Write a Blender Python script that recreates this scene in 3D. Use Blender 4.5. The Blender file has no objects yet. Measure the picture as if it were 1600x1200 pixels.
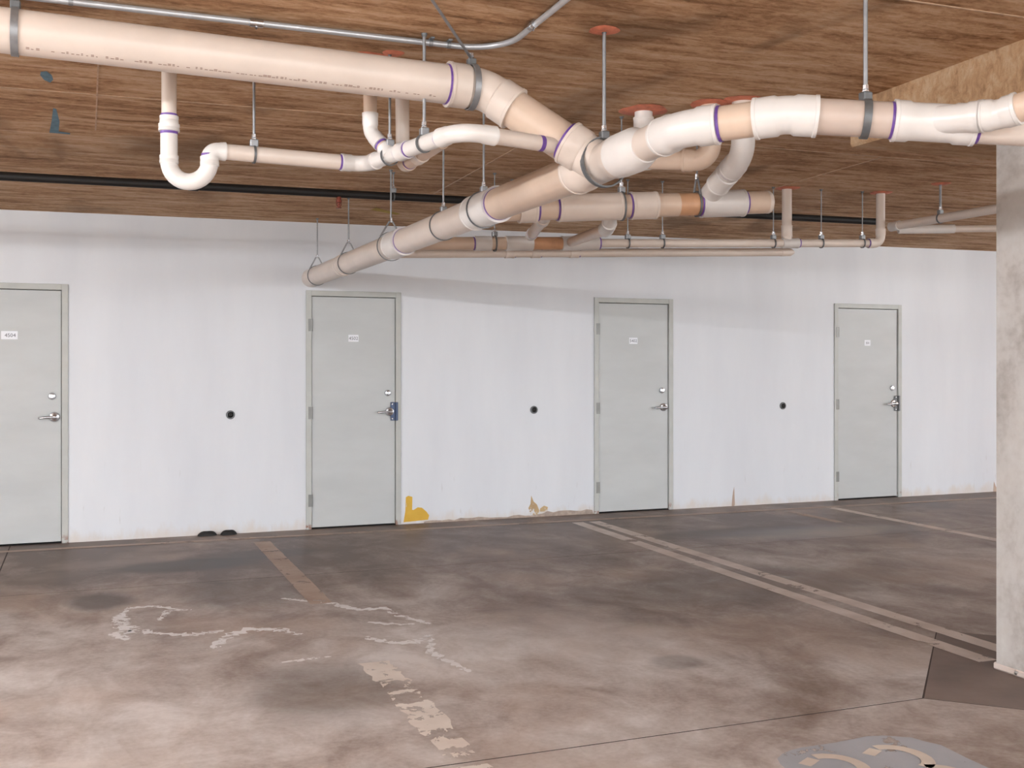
import bpy, math, random
from mathutils import Vector, Matrix
random.seed(7)
S = bpy.context.scene
COL = S.collection

# ------------------------------------------------------------------ camera
YAW = math.atan(667 / 1703.0)
cam = bpy.data.cameras.new('camera')
cam.sensor_width = 36.0
cam.lens = 1703.0 / 1600.0 * 36.0
cam.shift_y = -30.0 / 1600.0
cam.clip_start = 0.05
cam.clip_end = 200
camo = bpy.data.objects.new('camera', cam)
camo.location = (0, 0, 1.48)
camo.rotation_euler = (math.pi / 2, 0, -YAW)
COL.objects.link(camo)
S.camera = camo

# ------------------------------------------------------------------ world + exposure
w = bpy.data.worlds.new('overcast_sky')
S.world = w
w.use_nodes = True
bg = w.node_tree.nodes['Background']
bg.inputs['Color'].default_value = (0.93, 0.96, 1.0, 1)
bg.inputs['Strength'].default_value = 1.3
S.view_settings.view_transform = 'Standard'
S.view_settings.look = 'None'
S.view_settings.gamma = 1.0
S.view_settings.use_curve_mapping = False
S.view_settings.exposure = 2.3
S.cycles.max_bounces = 6
S.cycles.diffuse_bounces = 3
S.cycles.glossy_bounces = 2
S.cycles.transparent_max_bounces = 6
S.cycles.use_adaptive_sampling = True
S.cycles.adaptive_threshold = 0.04
S.cycles.caustics_reflective = False
S.cycles.caustics_refractive = False
LAMP = 32.0          # emission of the strip lamp tubes, added fill lamps included


def srgb(r, g, b):
    def f(c):
        c /= 255.0
        return c / 12.92 if c <= 0.04045 else ((c + 0.055) / 1.055) ** 2.4
    return (f(r), f(g), f(b), 1.0)


# ------------------------------------------------------------------ materials
class NT:
    def __init__(self, name):
        self.m = bpy.data.materials.new(name)
        self.m.use_nodes = True
        self.t = self.m.node_tree
        self.b = self.t.nodes['Principled BSDF']
        self.out = self.t.nodes['Material Output']

    def n(self, typ, **kw):
        nd = self.t.nodes.new(typ)
        for k, v in kw.items():
            setattr(nd, k, v)
        return nd

    def put(self, sock, v):
        if hasattr(v, 'is_output'):
            self.t.links.new(v, sock)
        else:
            sock.default_value = v

    def pos(self, scale=(1, 1, 1)):
        g = self.n('ShaderNodeNewGeometry')
        m = self.n('ShaderNodeVectorMath', operation='MULTIPLY')
        self.put(m.inputs[0], g.outputs['Position'])
        m.inputs[1].default_value = scale
        return m.outputs[0]

    def noise(self, vec, scale, detail=4, rough=0.55, dist=0.0):
        nd = self.n('ShaderNodeTexNoise')
        self.put(nd.inputs['Vector'], vec)
        nd.inputs['Scale'].default_value = scale
        nd.inputs['Detail'].default_value = detail
        nd.inputs['Roughness'].default_value = rough
        nd.inputs['Distortion'].default_value = dist
        return nd.outputs[0]

    def ramp(self, fac, stops):
        nd = self.n('ShaderNodeValToRGB')
        el = nd.color_ramp.elements
        while len(el) < len(stops):
            el.new(0.5)
        for e, (p, c) in zip(el, stops):
            e.position = p
            e.color = c if len(c) == 4 else (*c, 1)
        self.put(nd.inputs[0], fac)
        return nd.outputs[0]

    def mix(self, fac, a, b, blend='MIX'):
        nd = self.n('ShaderNodeMix', data_type='RGBA', blend_type=blend)
        self.put(nd.inputs[0], fac)
        self.put(nd.inputs[6], a)
        self.put(nd.inputs[7], b)
        return nd.outputs[2]

    def math(self, op, a, b=0.0, clamp=False):
        nd = self.n('ShaderNodeMath', operation=op, use_clamp=clamp)
        self.put(nd.inputs[0], a)
        self.put(nd.inputs[1], b)
        return nd.outputs[0]

    def sstep(self, v, lo, hi, a=0.0, b=1.0):
        nd = self.n('ShaderNodeMapRange', interpolation_type='SMOOTHSTEP')
        self.put(nd.inputs[0], v)
        nd.inputs[1].default_value = lo
        nd.inputs[2].default_value = hi
        nd.inputs[3].default_value = a
        nd.inputs[4].default_value = b
        return nd.outputs[0]

    def bump(self, h, strength=0.3, dist=0.01):
        nd = self.n('ShaderNodeBump')
        nd.inputs['Strength'].default_value = strength
        nd.inputs['Distance'].default_value = dist
        self.put(nd.inputs['Height'], h)
        self.t.links.new(nd.outputs[0], self.b.inputs['Normal'])

    def base(self, v):
        self.put(self.b.inputs['Base Color'], v)

    def rough(self, v):
        self.put(self.b.inputs['Roughness'], v)


BLK, WHT = (0, 0, 0, 1), (1, 1, 1, 1)


def simple(name, col, rough=0.5, metal=0.0, var=0.10, vscale=9.0, spec=0.5):
    k = NT(name)
    n = k.noise(k.pos(), vscale, 5)
    lo = tuple(c * (1 - var) for c in col[:3]) + (1,)
    hi = tuple(min(1, c * (1 + var)) for c in col[:3]) + (1,)
    k.base(k.ramp(n, [(0.3, lo), (0.7, hi)]))
    k.rough(rough)
    k.b.inputs['Metallic'].default_value = metal
    k.b.inputs['Specular IOR Level'].default_value = spec
    return k.m


M = {}
M['pvc_white'] = simple('pvc_white', srgb(226, 221, 217), 0.28, var=0.03)
M['pvc_cream'] = simple('pvc_cream', srgb(222, 208, 197), 0.34, var=0.05, vscale=5)
M['pvc_tan'] = simple('pvc_tan', srgb(214, 190, 170), 0.38, var=0.06, vscale=6)
M['pvc_dusty'] = simple('pvc_dusty', srgb(200, 182, 170), 0.4, var=0.05, vscale=6)  # PVC darkened where the lamps light the run too strongly
M['pvc_orange'] = simple('pvc_orange', srgb(206, 158, 122), 0.42, var=0.1, vscale=12)
M['pvc_grey'] = simple('pvc_grey', srgb(214, 208, 204), 0.36, var=0.04)
M['primer'] = simple('purple_primer', srgb(112, 78, 158), 0.4, var=0.25, vscale=40)
M['steel'] = simple('galvanised_steel', srgb(150, 152, 155), 0.45, 0.6, var=0.12, vscale=30)
M['zinc'] = simple('bright_zinc', srgb(196, 199, 203), 0.36, 0.5, var=0.08, vscale=20)
M['dark_steel'] = simple('dark_steel', srgb(112, 114, 116), 0.5, 0.45, var=0.15, vscale=30)
M['chrome'] = simple('satin_chrome', srgb(208, 210, 214), 0.22, 0.95, var=0.03)
M['blue_steel'] = simple('blued_steel', srgb(72, 82, 104), 0.35, 0.8, var=0.12, vscale=40)
M['black_pipe'] = simple('black_iron', srgb(16, 13, 12), 0.6, 0.0, var=0.25)
M['rust'] = simple('red_brown_metal', srgb(120, 52, 34), 0.5, 0.3, var=0.2, vscale=40)
M['firestop'] = simple('firestop_caulk', srgb(212, 128, 100), 0.7, var=0.22, vscale=25)
M['rubber'] = simple('black_rubber', srgb(30, 28, 28), 0.7, var=0.2)
M['hinge'] = simple('hinge_metal', srgb(128, 128, 125), 0.4, 0.5, var=0.1)
M['plate'] = simple('white_plate', srgb(238, 240, 246), 0.35, var=0.01)
M['ink'] = simple('grey_ink', srgb(96, 98, 106), 0.6, var=0.05)
M['print'] = simple('printed_ink', srgb(150, 122, 108), 0.6, var=0.1)
M['blue_paint'] = simple('blue_spray_paint', srgb(98, 132, 150), 0.7, var=0.3, vscale=30)
M['yellow_mark'] = simple('yellow_crayon', srgb(176, 146, 46), 0.7, var=0.3, vscale=60)
M['seam'] = simple('pale_form_seam', srgb(196, 166, 140), 0.8, var=0.2, vscale=20)
M['gap'] = simple('dark_gap', srgb(24, 22, 22), 0.9, var=0.1)
M['fringe'] = simple('lifted_edge', srgb(172, 156, 144), 0.8, var=0.2, vscale=25)
M['joint'] = simple('joint_filler', srgb(70, 58, 54), 0.9, var=0.2)


def mat_wall():
    k = NT('painted_wall')
    p = k.pos()
    n = k.noise(k.pos((1.2, 1, 0.25)), 1.6, 5)
    c = k.ramp(n, [(0.3, srgb(214, 217, 223)), (0.7, srgb(224, 227, 232))])
    sep = k.n('ShaderNodeSeparateXYZ')
    k.put(sep.inputs[0], p)
    # splash dirt along the foot of the wall
    n2 = k.noise(k.pos((3, 1, 1.2)), 3.0, 6, 0.65)
    edge = k.math('ADD', sep.outputs[2], k.math('MULTIPLY', n2, -0.30))
    dirt = k.sstep(edge, -0.17, -0.04, 1.0, 0.0)
    c = k.mix(k.math('MULTIPLY', dirt, 0.5), c, srgb(206, 190, 172))
    # thin vertical scuffs
    n3 = k.noise(k.pos((14, 1, 2.2)), 2.0, 3, 0.5)
    low = k.sstep(sep.outputs[2], 0.1, 0.9, 1.0, 0.0)
    sc = k.math('MULTIPLY', k.sstep(n3, 0.68, 0.78), low)
    c = k.mix(k.math('MULTIPLY', sc, 0.35), c, srgb(170, 164, 160))
    k.base(c)
    k.rough(0.42)
    return k.m


def mat_door():
    k = NT('door_paint')
    n = k.noise(k.pos((0.8, 1, 2.5)), 2.2, 4)
    k.base(k.ramp(n, [(0.3, srgb(188, 191, 191)), (0.7, srgb(196, 199, 199))]))
    k.rough(0.38)
    return k.m


def mat_frame():
    k = NT('door_frame_paint')
    n = k.noise(k.pos((2, 1, 2)), 3.0, 4)
    c = k.ramp(n, [(0.3, srgb(182, 184, 180)), (0.7, srgb(192, 194, 190))])
    sep = k.n('ShaderNodeSeparateXYZ')
    k.put(sep.inputs[0], k.pos())
    n2 = k.noise(k.pos(), 14, 5, 0.7)
    r = k.math('MULTIPLY', k.sstep(sep.outputs[2], 0.0, 0.10, 1.0, 0.0), k.sstep(n2, 0.46, 0.6))
    c = k.mix(r, c, srgb(140, 84, 58))
    k.base(c)
    k.rough(0.4)
    return k.m


def mat_ceiling(name, light):
    k = NT(name)
    p = k.pos()
    big = k.noise(k.pos((0.55, 0.8, 1)), 1.5, 4, 0.55)
    st = k.noise(k.pos((1.1, 6.0, 4)), 2.0, 6, 0.62, 0.6)
    fine = k.noise(k.pos((7, 16, 8)), 2.6, 6, 0.7, 0.8)
    f = k.math('ADD', k.math('MULTIPLY', st, 0.55), k.math('MULTIPLY', fine, 0.32))
    f = k.math('ADD', f, k.math('MULTIPLY', big, 0.20))
    if light:
        c = k.ramp(f, [(0.36, srgb(140, 106, 78)), (0.52, srgb(192, 156, 120)), (0.70, srgb(214, 190, 160))])
    else:
        dk = k.noise(k.pos((0.9, 0.5, 1)), 1.3, 3, 0.5, 0.8)
        c = k.ramp(f, [(0.38, srgb(110, 80, 56)), (0.47, srgb(168, 128, 94)), (0.55, srgb(204, 166, 130)), (0.68, srgb(226, 200, 172))])
        c = k.mix(k.sstep(dk, 0.54, 0.70, 0.0, 0.55), c, srgb(104, 80, 60))
    k.base(c)
    k.rough(0.85)
    k.b.inputs['Specular IOR Level'].default_value = 0.2
    k.bump(fine, 0.5, 0.02)
    return k.m


def mat_floor():
    k = NT('stained_concrete')
    p = k.pos()
    warp = k.noise(p, 1.1, 4, 0.6)
    n1 = k.noise(k.pos((1.0, 0.8, 1)), 0.75, 7, 0.62, 0.9)
    n2 = k.noise(k.pos((1.0, 0.7, 1)), 3.4, 6, 0.65, 0.5)
    n3 = k.noise(p, 38, 3, 0.6)
    f = k.math('ADD', k.math('MULTIPLY', n1, 0.55), k.math('MULTIPLY', n2, 0.42))
    f = k.math('ADD', f, k.math('MULTIPLY', k.math('SUBTRACT', n3, 0.5), 0.12))
    f = k.math('ADD', f, 0.03)

    def blob(x, y, rx, ry, soft=0.5, wob=0.5):
        sb = k.n('ShaderNodeVectorMath', operation='SUBTRACT')
        k.put(sb.inputs[0], p)
        sb.inputs[1].default_value = (x, y, 0)
        ml = k.n('ShaderNodeVectorMath', operation='MULTIPLY')
        k.put(ml.inputs[0], sb.outputs[0])
        ml.inputs[1].default_value = (1 / rx, 1 / ry, 0)
        ln = k.n('ShaderNodeVectorMath', operation='LENGTH')
        k.put(ln.inputs[0], ml.outputs[0])
        d = k.math('ADD', ln.outputs['Value'], k.math('MULTIPLY', k.math('SUBTRACT', warp if wob < 1 else n2, 0.5), wob * 2))
        return k.sstep(d, 1 - soft, 1 + soft, 1.0, 0.0)
    # worn lane plus painted light at left, and the stained heads of the stalls
    wear_light = blob(-0.6, 4.2, 2.6, 2.2, 0.7, 0.7)  # lane wear, with brighter light at camera left painted into it
    f = k.math('ADD', f, k.math('MULTIPLY', wear_light, 0.10))
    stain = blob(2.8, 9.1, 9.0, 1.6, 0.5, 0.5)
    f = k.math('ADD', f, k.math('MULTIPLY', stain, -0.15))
    c = k.ramp(f, [(0.34, srgb(98, 76, 64)), (0.43, srgb(136, 117, 106)), (0.51, srgb(164, 150, 142)),
                   (0.58, srgb(188, 178, 172)), (0.70, srgb(218, 212, 209))])
    warm = k.noise(p, 0.9, 3)
    c = k.mix(k.sstep(warm, 0.48, 0.68, 0.0, 0.35), c, srgb(176, 150, 130))
    for (x, y, rx, ry, a) in ((0.66, 8.36, 0.60, 0.24, 0.80), (0.10, 7.25, 0.20, 0.26, 0.70), (5.5, 8.25, 0.85, 0.25, 0.65),
                              (1.0, 4.95, 0.35, 0.45, 0.42), (1.25, 8.65, 0.5, 0.2, 0.55), (0.95, 7.3, 0.45, 0.45, 0.35),
                              (2.75, 4.75, 0.12, 0.12, 0.4), (4.2, 6.3, 1.2, 0.5, 0.35)):
        c = k.mix(k.math('MULTIPLY', blob(x, y, rx, ry, 0.35, 0.6), a), c, srgb(66, 54, 49))
    for (x, y, rx, ry, a) in ((6.0, 8.0, 0.8, 0.3, 0.28), (2.55, 5.5, 0.5, 0.55, 0.3)):
        c = k.mix(k.math('MULTIPLY', blob(x, y, rx, ry, 0.7, 0.8), a), c, srgb(214, 206, 202))
    k.base(c)
    k.rough(k.sstep(f, 0.3, 0.7, 0.42, 0.62))
    k.b.inputs['Specular IOR Level'].default_value = 0.35
    k.bump(n3, 0.06, 0.006)
    return k.m


def mat_worn(name, col, col2, thr, scale, amount=1.0):
    """paint or bloom with bare patches where it has worn through"""
    k = NT(name)
    n = k.noise(k.pos(), scale, 6, 0.68, 0.4)
    a = k.noise(k.pos(), scale * 0.25, 3)
    k.base(k.ramp(k.noise(k.pos(), 4, 4), [(0.3, col2), (0.7, col)]))
    k.rough(0.7)
    f = k.math('ADD', n, k.math('MULTIPLY', k.math('SUBTRACT', a, 0.5), 0.5))
    m = k.sstep(f, thr - 0.012, thr + 0.012)
    k.put(k.b.inputs['Alpha'], m)
    return k.m


def mat_concrete():
    k = NT('column_concrete')
    n = k.noise(k.pos((1, 1, 0.7)), 2.4, 6, 0.6, 0.5)
    n2 = k.noise(k.pos(), 24, 4, 0.6)
    f = k.math('ADD', k.math('MULTIPLY', n, 0.8), k.math('MULTIPLY', n2, 0.2))
    c = k.ramp(f, [(0.34, srgb(158, 150, 144)), (0.5, srgb(200, 196, 192)), (0.66, srgb(214, 212, 209))])
    k.base(c)
    k.rough(0.75)
    k.bump(f, 0.2, 0.01)
    return k.m


M['floor_patch'] = simple('dark_patch_concrete', srgb(124, 108, 101), 0.6, var=0.2, vscale=3)
M['wall'] = mat_wall()
M['door'] = mat_door()
M['frame'] = mat_frame()
M['ceiling'] = mat_ceiling('board_formed_ceiling', False)
M['panel'] = mat_ceiling('drop_panel_concrete', True)
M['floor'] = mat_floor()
M['line'] = mat_worn('parking_line_paint', srgb(226, 214, 207), srgb(198, 182, 172), 0.36, 9.0, 0.92)
M['line_brown'] = mat_worn('dirty_parking_line', srgb(190, 170, 156), srgb(170, 146, 130), 0.37, 9.0, 0.85)
M['line_worn'] = mat_worn('worn_parking_line', srgb(232, 224, 216), srgb(214, 202, 192), 0.48, 10.0, 0.9)
M['number'] = mat_worn('number_paint', srgb(222, 210, 196), srgb(204, 190, 178), 0.30, 12.0, 0.95)
M['blue_grey'] = mat_worn('blue_grey_paint', srgb(176, 178, 184), srgb(164, 166, 172), 0.40, 7.0, 0.8)
M['bloom'] = mat_worn('white_mineral_bloom', srgb(240, 238, 238), srgb(226, 222, 221), 0.43, 22.0, 0.75)
M['concrete'] = mat_concrete()
M['yard'] = simple('pale_paving', srgb(196, 190, 182), 0.8, var=0.08, vscale=2)  # pale so the outside ground bounces light onto the ceiling
M['yellow'] = mat_worn('yellow_undercoat', srgb(226, 184, 74), srgb(206, 160, 52), 0.24, 30.0, 1.0)
M['plaster'] = mat_worn('bare_plaster', srgb(214, 188, 140), srgb(160, 130, 100), 0.45, 26.0, 0.9)
k = NT('lamp_tube')
k.b.inputs['Emission Color'].default_value = (0.94, 0.97, 1.0, 1)
k.b.inputs['Emission Strength'].default_value = LAMP
M['tube'] = k.m  # tube of the fill lamps added behind the camera
k = NT('high_output_tube')
k.b.inputs['Emission Color'].default_value = (0.97, 0.98, 1.0, 1)
k.b.inputs['Emission Strength'].default_value = LAMP * 6.0
M['tube_high'] = k.m
M['lampbody'] = simple('lamp_enamel', srgb(230, 230, 228), 0.4, var=0.02)


# ------------------------------------------------------------------ object helpers
def V(*a):
    return Vector(a[0] if len(a) == 1 else a)


def mesh_obj(name, verts, faces, mat, parent=None, smooth=True, angle=35):
    off = parent_loc(parent)
    me = bpy.data.meshes.new(name)
    me.from_pydata([tuple(V(v) - off) for v in verts], [], faces)
    me.materials.append(mat)
    me.update()
    if smooth:
        me.polygons.foreach_set('use_smooth', [True] * len(me.polygons))
        me.set_sharp_from_angle(angle=math.radians(angle))
    o = bpy.data.objects.new(name, me)
    COL.objects.link(o)
    if parent is not None:
        o.parent = parent
    return o


def parent_loc(p):
    v = Vector((0, 0, 0))
    while p is not None:
        v = v + p.location
        p = p.parent
    return v


def thing(name, loc, label, cat, group=None, kind=None):
    o = bpy.data.objects.new(name, None)
    o.empty_display_size = 0.1
    o.location = loc
    COL.objects.link(o)
    o['label'] = label
    if cat:
        o['category'] = cat
    if group:
        o['group'] = group
    if kind:
        o['kind'] = kind
    return o


def tag(o, label, cat=None, group=None, kind=None):
    o['label'] = label
    if cat:
        o['category'] = cat
    if group:
        o['group'] = group
    if kind:
        o['kind'] = kind
    return o


class MB:
    def __init__(self):
        self.v, self.f = [], []

    def add(self, v, f):
        n = len(self.v)
        self.v += [tuple(x) for x in v]
        self.f += [tuple(i + n for i in q) for q in f]
        return self

    def box(self, x0, x1, y0, y1, z0, z1):
        v = [(x, y, z) for z in (z0, z1) for y in (y0, y1) for x in (x0, x1)]
        return self.add(v, [(0, 2, 3, 1), (4, 5, 7, 6), (0, 1, 5, 4), (2, 6, 7, 3), (0, 4, 6, 2), (1, 3, 7, 5)])

    def bbox(self, x0, x1, y0, y1, z0, z1, b):
        """box with chamfered edges"""
        P = []
        for sx in (0, 1):
            for sy in (0, 1):
                for sz in (0, 1):
                    X, Y, Z = (x0, x1)[sx], (y0, y1)[sy], (z0, z1)[sz]
                    dx, dy, dz = (b, -b)[sx], (b, -b)[sy], (b, -b)[sz]
                    P += [(X, Y + dy, Z + dz), (X + dx, Y, Z + dz), (X + dx, Y + dy, Z)]

        def i(sx, sy, sz, a):
            return (sx * 4 + sy * 2 + sz) * 3 + a
        F = [(i(0, 0, 0, 0), i(0, 0, 1, 0), i(0, 1, 1, 0), i(0, 1, 0, 0)), (i(1, 0, 0, 0), i(1, 1, 0, 0), i(1, 1, 1, 0), i(1, 0, 1, 0)),
             (i(0, 0, 0, 1), i(1, 0, 0, 1), i(1, 0, 1, 1), i(0, 0, 1, 1)), (i(0, 1, 0, 1), i(0, 1, 1, 1), i(1, 1, 1, 1), i(1, 1, 0, 1)),
             (i(0, 0, 0, 2), i(0, 1, 0, 2), i(1, 1, 0, 2), i(1, 0, 0, 2)), (i(0, 0, 1, 2), i(1, 0, 1, 2), i(1, 1, 1, 2), i(0, 1, 1, 2))]
        for a in (0, 1):
            for c in (0, 1):
                F.append((i(a, c, 0, 0), i(a, c, 1, 0), i(a, c, 1, 1), i(a, c, 0, 1)))
                F.append((i(a, 0, c, 0), i(a, 1, c, 0), i(a, 1, c, 2), i(a, 0, c, 2)))
                F.append((i(0, a, c, 1), i(1, a, c, 1), i(1, a, c, 2), i(0, a, c, 2)))
        for sx in (0, 1):
            for sy in (0, 1):
                for sz in (0, 1):
                    F.append((i(sx, sy, sz, 0), i(sx, sy, sz, 1), i(sx, sy, sz, 2)))
        return self.add(P, F)

    def sweep(self, st, n=28, caps=True):
        """st: list of (point, radius); a tube of varying radius"""
        P = [V(p) for p, r in st]
        m = len(P)
        T = []
        for i in range(m):
            a = P[max(i - 1, 0)]
            b = P[min(i + 1, m - 1)]
            j = 1
            while (b - a).length < 1e-7 and j < m:
                j += 1
                a = P[max(i - j, 0)]
                b = P[min(i + j, m - 1)]
            T.append((b - a).normalized())
        up = Vector((0, 0, 1)) if abs(T[0].z) < 0.9 else Vector((1, 0, 0))
        nx = (up - T[0] * up.dot(T[0])).normalized()
        vs = []
        for i in range(m):
            if i:
                q = T[i - 1].rotation_difference(T[i])
                nx = (q @ nx)
                nx = (nx - T[i] * nx.dot(T[i])).normalized()
            ny = T[i].cross(nx)
            for j in range(n):
                a = 2 * math.pi * j / n
                vs.append(P[i] + (nx * math.cos(a) + ny * math.sin(a)) * st[i][1])
        fs = []
        for i in range(m - 1):
            for j in range(n):
                k2 = (j + 1) % n
                fs.append((i * n + j, i * n + k2, (i + 1) * n + k2, (i + 1) * n + j))
        if caps:
            fs.append(tuple(range(n - 1, -1, -1)))
            fs.append(tuple((m - 1) * n + j for j in range(n)))
        return self.add(vs, fs)

    def tube(self, a, b, r, n=20):
        return self.sweep([(a, r), (b, r)], n)

    def band(self, c, ax, r0, r1, wd, n=36):
        """flat hoop around an axis"""
        c, ax = V(c), V(ax).normalized()
        up = Vector((0, 0, 1)) if abs(ax.z) < 0.9 else Vector((1, 0, 0))
        nx = (up - ax * up.dot(ax)).normalized()
        ny = ax.cross(nx)
        vs, fs = [], []
        for j in range(n):
            a = 2 * math.pi * j / n
            d = nx * math.cos(a) + ny * math.sin(a)
            for (r, s) in ((r0, -1), (r1, -1), (r1, 1), (r0, 1)):
                vs.append(c + d * r + ax * (s * wd / 2))
        for j in range(n):
            k2 = (j + 1) % n
            for q in range(4):
                q2 = (q + 1) % 4
                fs.append((j * 4 + q, j * 4 + q2, k2 * 4 + q2, k2 * 4 + q))
        return self.add(vs, fs)

    def prism(self, poly, z0, z1):
        n = len(poly)
        vs = [(x, y, z0) for x, y in poly] + [(x, y, z1) for x, y in poly]
        fs = [tuple(range(n - 1, -1, -1)), tuple(range(n, 2 * n))]
        fs += [(i, (i + 1) % n, n + (i + 1) % n, n + i) for i in range(n)]
        return self.add(vs, fs)

    def build(self, name, mat, parent=None, smooth=True, angle=35):
        return mesh_obj(name, self.v, self.f, M[mat] if isinstance(mat, str) else mat, parent, smooth, angle)


def ribbon(name, pts, wd, z, mat, parent, jit=0.0, step=0.05, taper=False):
    """flat painted stroke on the floor following a path"""
    P = [Vector((p[0], p[1], 0)) for p in pts]
    q = []
    for a, b in zip(P[:-1], P[1:]):
        n = max(1, int((b - a).length / step))
        q += [a.lerp(b, i / n) for i in range(n)]
    q.append(P[-1])
    vs, fs = [], []
    for i, p in enumerate(q):
        t = (q[min(i + 1, len(q) - 1)] - q[max(i - 1, 0)]).normalized()
        nn = Vector((-t.y, t.x, 0))
        s = 1.0
        if taper:
            u = i / max(1, len(q) - 1)
            s = 0.25 + 0.75 * math.sin(math.pi * min(max(u, 0.03), 0.97)) ** 0.5
        a = wd / 2 * s * (1 + jit * random.uniform(-1, 1))
        b = wd / 2 * s * (1 + jit * random.uniform(-1, 1))
        o = nn * (jit * 0.2 * wd * random.uniform(-1, 1)) if taper else nn * 0
        vs += [tuple(p + o + nn * a + Vector((0, 0, z))), tuple(p + o - nn * b + Vector((0, 0, z)))]
    for i in range(len(q) - 1):
        fs.append((2 * i, 2 * i + 1, 2 * i + 3, 2 * i + 2))
    return mesh_obj(name, vs, fs, M[mat], parent, False)


def ceil_z(x, y):
    return 2.745 + 0.0057 * (x + 0.64) + 0.019 * (9.8 - y)


WY = 9.79           # face of the back wall
FY = -4.0           # open front of the garage, behind the camera
# ------------------------------------------------------------------ floor
floor = MB().box(-16, 20, FY, WY + 0.3, -0.25, -0.0006).build('floor', 'joint', None, False)
tag(floor, 'stained brown concrete garage floor with parking lines', kind='structure')
g = 0.005
LX, RX = -0.57, 13.0
DC = (4.42, 3.84)
DR = 0.95


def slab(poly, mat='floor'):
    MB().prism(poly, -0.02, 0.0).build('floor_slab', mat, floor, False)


def rect(x0, x1, y0, y1):
    return [(x0 + g, y0 + g), (x1 - g, y0 + g), (x1 - g, y1 - g), (x0 + g, y1 - g)]


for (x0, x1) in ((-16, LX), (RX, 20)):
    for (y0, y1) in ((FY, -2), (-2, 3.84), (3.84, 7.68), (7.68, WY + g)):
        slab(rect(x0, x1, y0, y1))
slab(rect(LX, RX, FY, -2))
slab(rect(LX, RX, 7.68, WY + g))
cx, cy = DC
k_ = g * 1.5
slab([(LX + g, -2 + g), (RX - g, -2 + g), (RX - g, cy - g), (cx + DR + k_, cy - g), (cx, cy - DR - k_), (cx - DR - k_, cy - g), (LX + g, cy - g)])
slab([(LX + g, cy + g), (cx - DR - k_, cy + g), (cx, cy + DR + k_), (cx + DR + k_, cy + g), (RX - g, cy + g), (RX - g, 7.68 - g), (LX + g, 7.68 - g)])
slab([(cx - DR, cy), (cx, cy - DR), (cx + DR, cy), (cx, cy + DR)], 'floor_patch')

# painted lines, each a stroke of its own
for (nm, pts, wd, mat, jit) in (
        ('parking_line', [(1.375, 9.25), (1.365, 6.72)], 0.14, 'line_brown', 0.04),
        ('parking_line', [(1.345, 5.30), (1.325, 3.90)], 0.15, 'line_worn', 0.22),
        ('parking_line', [(1.325, 3.80), (1.31, 2.2)], 0.15, 'line_worn', 0.15),
        ('parking_line', [(4.30, 9.30), (4.20, 4.20)], 0.115, 'line', 0.03),
        ('parking_line', [(4.475, 9.30), (4.435, 4.25)], 0.115, 'line', 0.03),
        ('parking_line', [(7.20, 9.38), (7.13, 4.0)], 0.11, 'line', 0.03),
        ('parking_line', [(6.62, 9.2), (6.60, 8.4)], 0.09, 'line_brown', 0.1),
        ('parking_line', [(-3.0, 9.54), (12.0, 9.28)], 0.085, 'line_brown', 0.05)):
    ribbon(nm, pts, wd, 0.0012 if wd > 0.1 else 0.0018, mat, floor, jit, 0.06)

# number painted on a blue-grey patch
patch = []
for i in range(28):
    a = 2 * math.pi * i / 28
    patch.append((2.74 + 0.36 * (abs(math.cos(a)) ** 0.55) * (1 if math.cos(a) > 0 else -1) * (1 + random.uniform(-.03, .03)),
                  3.19 + 0.33 * (abs(math.sin(a)) ** 0.55) * (1 if math.sin(a) > 0 else -1) * (1 + random.uniform(-.04, .04))))
mesh_obj('number_patch', [(x, y, 0.0008) for x, y in patch], [tuple(range(28))], M['blue_grey'], floor, False)


def arc(cx_, cy_, rx, ry, a0, a1, n=12):
    return [(cx_ + rx * math.cos(math.radians(a0 + (a1 - a0) * i / n)), cy_ + ry * math.sin(math.radians(a0 + (a1 - a0) * i / n))) for i in range(n + 1)]


for pts in ([(2.475, 3.355), (2.545, 3.395)], arc(2.57, 3.30, 0.10, 0.11, 95, -40) + [(2.50, 3.06), (2.48, 3.0)], [(2.46, 2.985), (2.68, 2.985)],
            [(2.765, 3.355), (2.83, 3.392)], arc(2.85, 3.29, 0.10, 0.115, 95, -75), arc(2.85, 3.08, 0.11, 0.10, 75, -150)):
    ribbon('number_stroke', pts, 0.05, 0.002, 'number', floor, 0.03, 0.02)

# white mineral bloom trails
for pts, wd in (([(0.201, 6.862), (0.261, 7.021), (0.391, 7.027), (0.547, 6.853)], 0.06),
                ([(0.201, 6.862), (0.187, 6.61), (0.239, 6.429), (0.367, 6.301)], 0.12),
                ([(0.239, 6.429), (0.154, 6.385), (0.215, 6.211)], 0.08),
                ([(0.61, 5.844), (0.71, 6.091), (0.839, 6.21), (1.022, 6.138), (1.1, 5.983)], 0.09),
                ([(0.367, 6.301), (0.545, 6.201), (0.721, 6.24)], 0.08),
                ([(1.159, 6.962), (1.43, 6.697), (1.536, 6.466), (1.694, 6.46), (1.73, 6.228), (1.834, 5.965)], 0.07),
                ([(1.515, 6.14), (1.623, 6.048), (1.759, 5.995)], 0.06),
                ([(1.417, 5.814), (1.511, 5.631), (1.645, 5.607), (1.76, 5.725)], 0.08),
                ([(0.91, 5.465), (1.04, 5.477), (1.172, 5.49)], 0.05),
                ([(1.748, 5.685), (1.66, 5.365), (1.728, 4.962)], 0.06),
                ([(0.40, 6.62), (0.46, 6.86), (0.60, 6.84)], 0.05)):
    ribbon('mineral_bloom', pts, wd * 0.8, 0.0006, 'bloom', floor, 0.6, 0.018, True)

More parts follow.
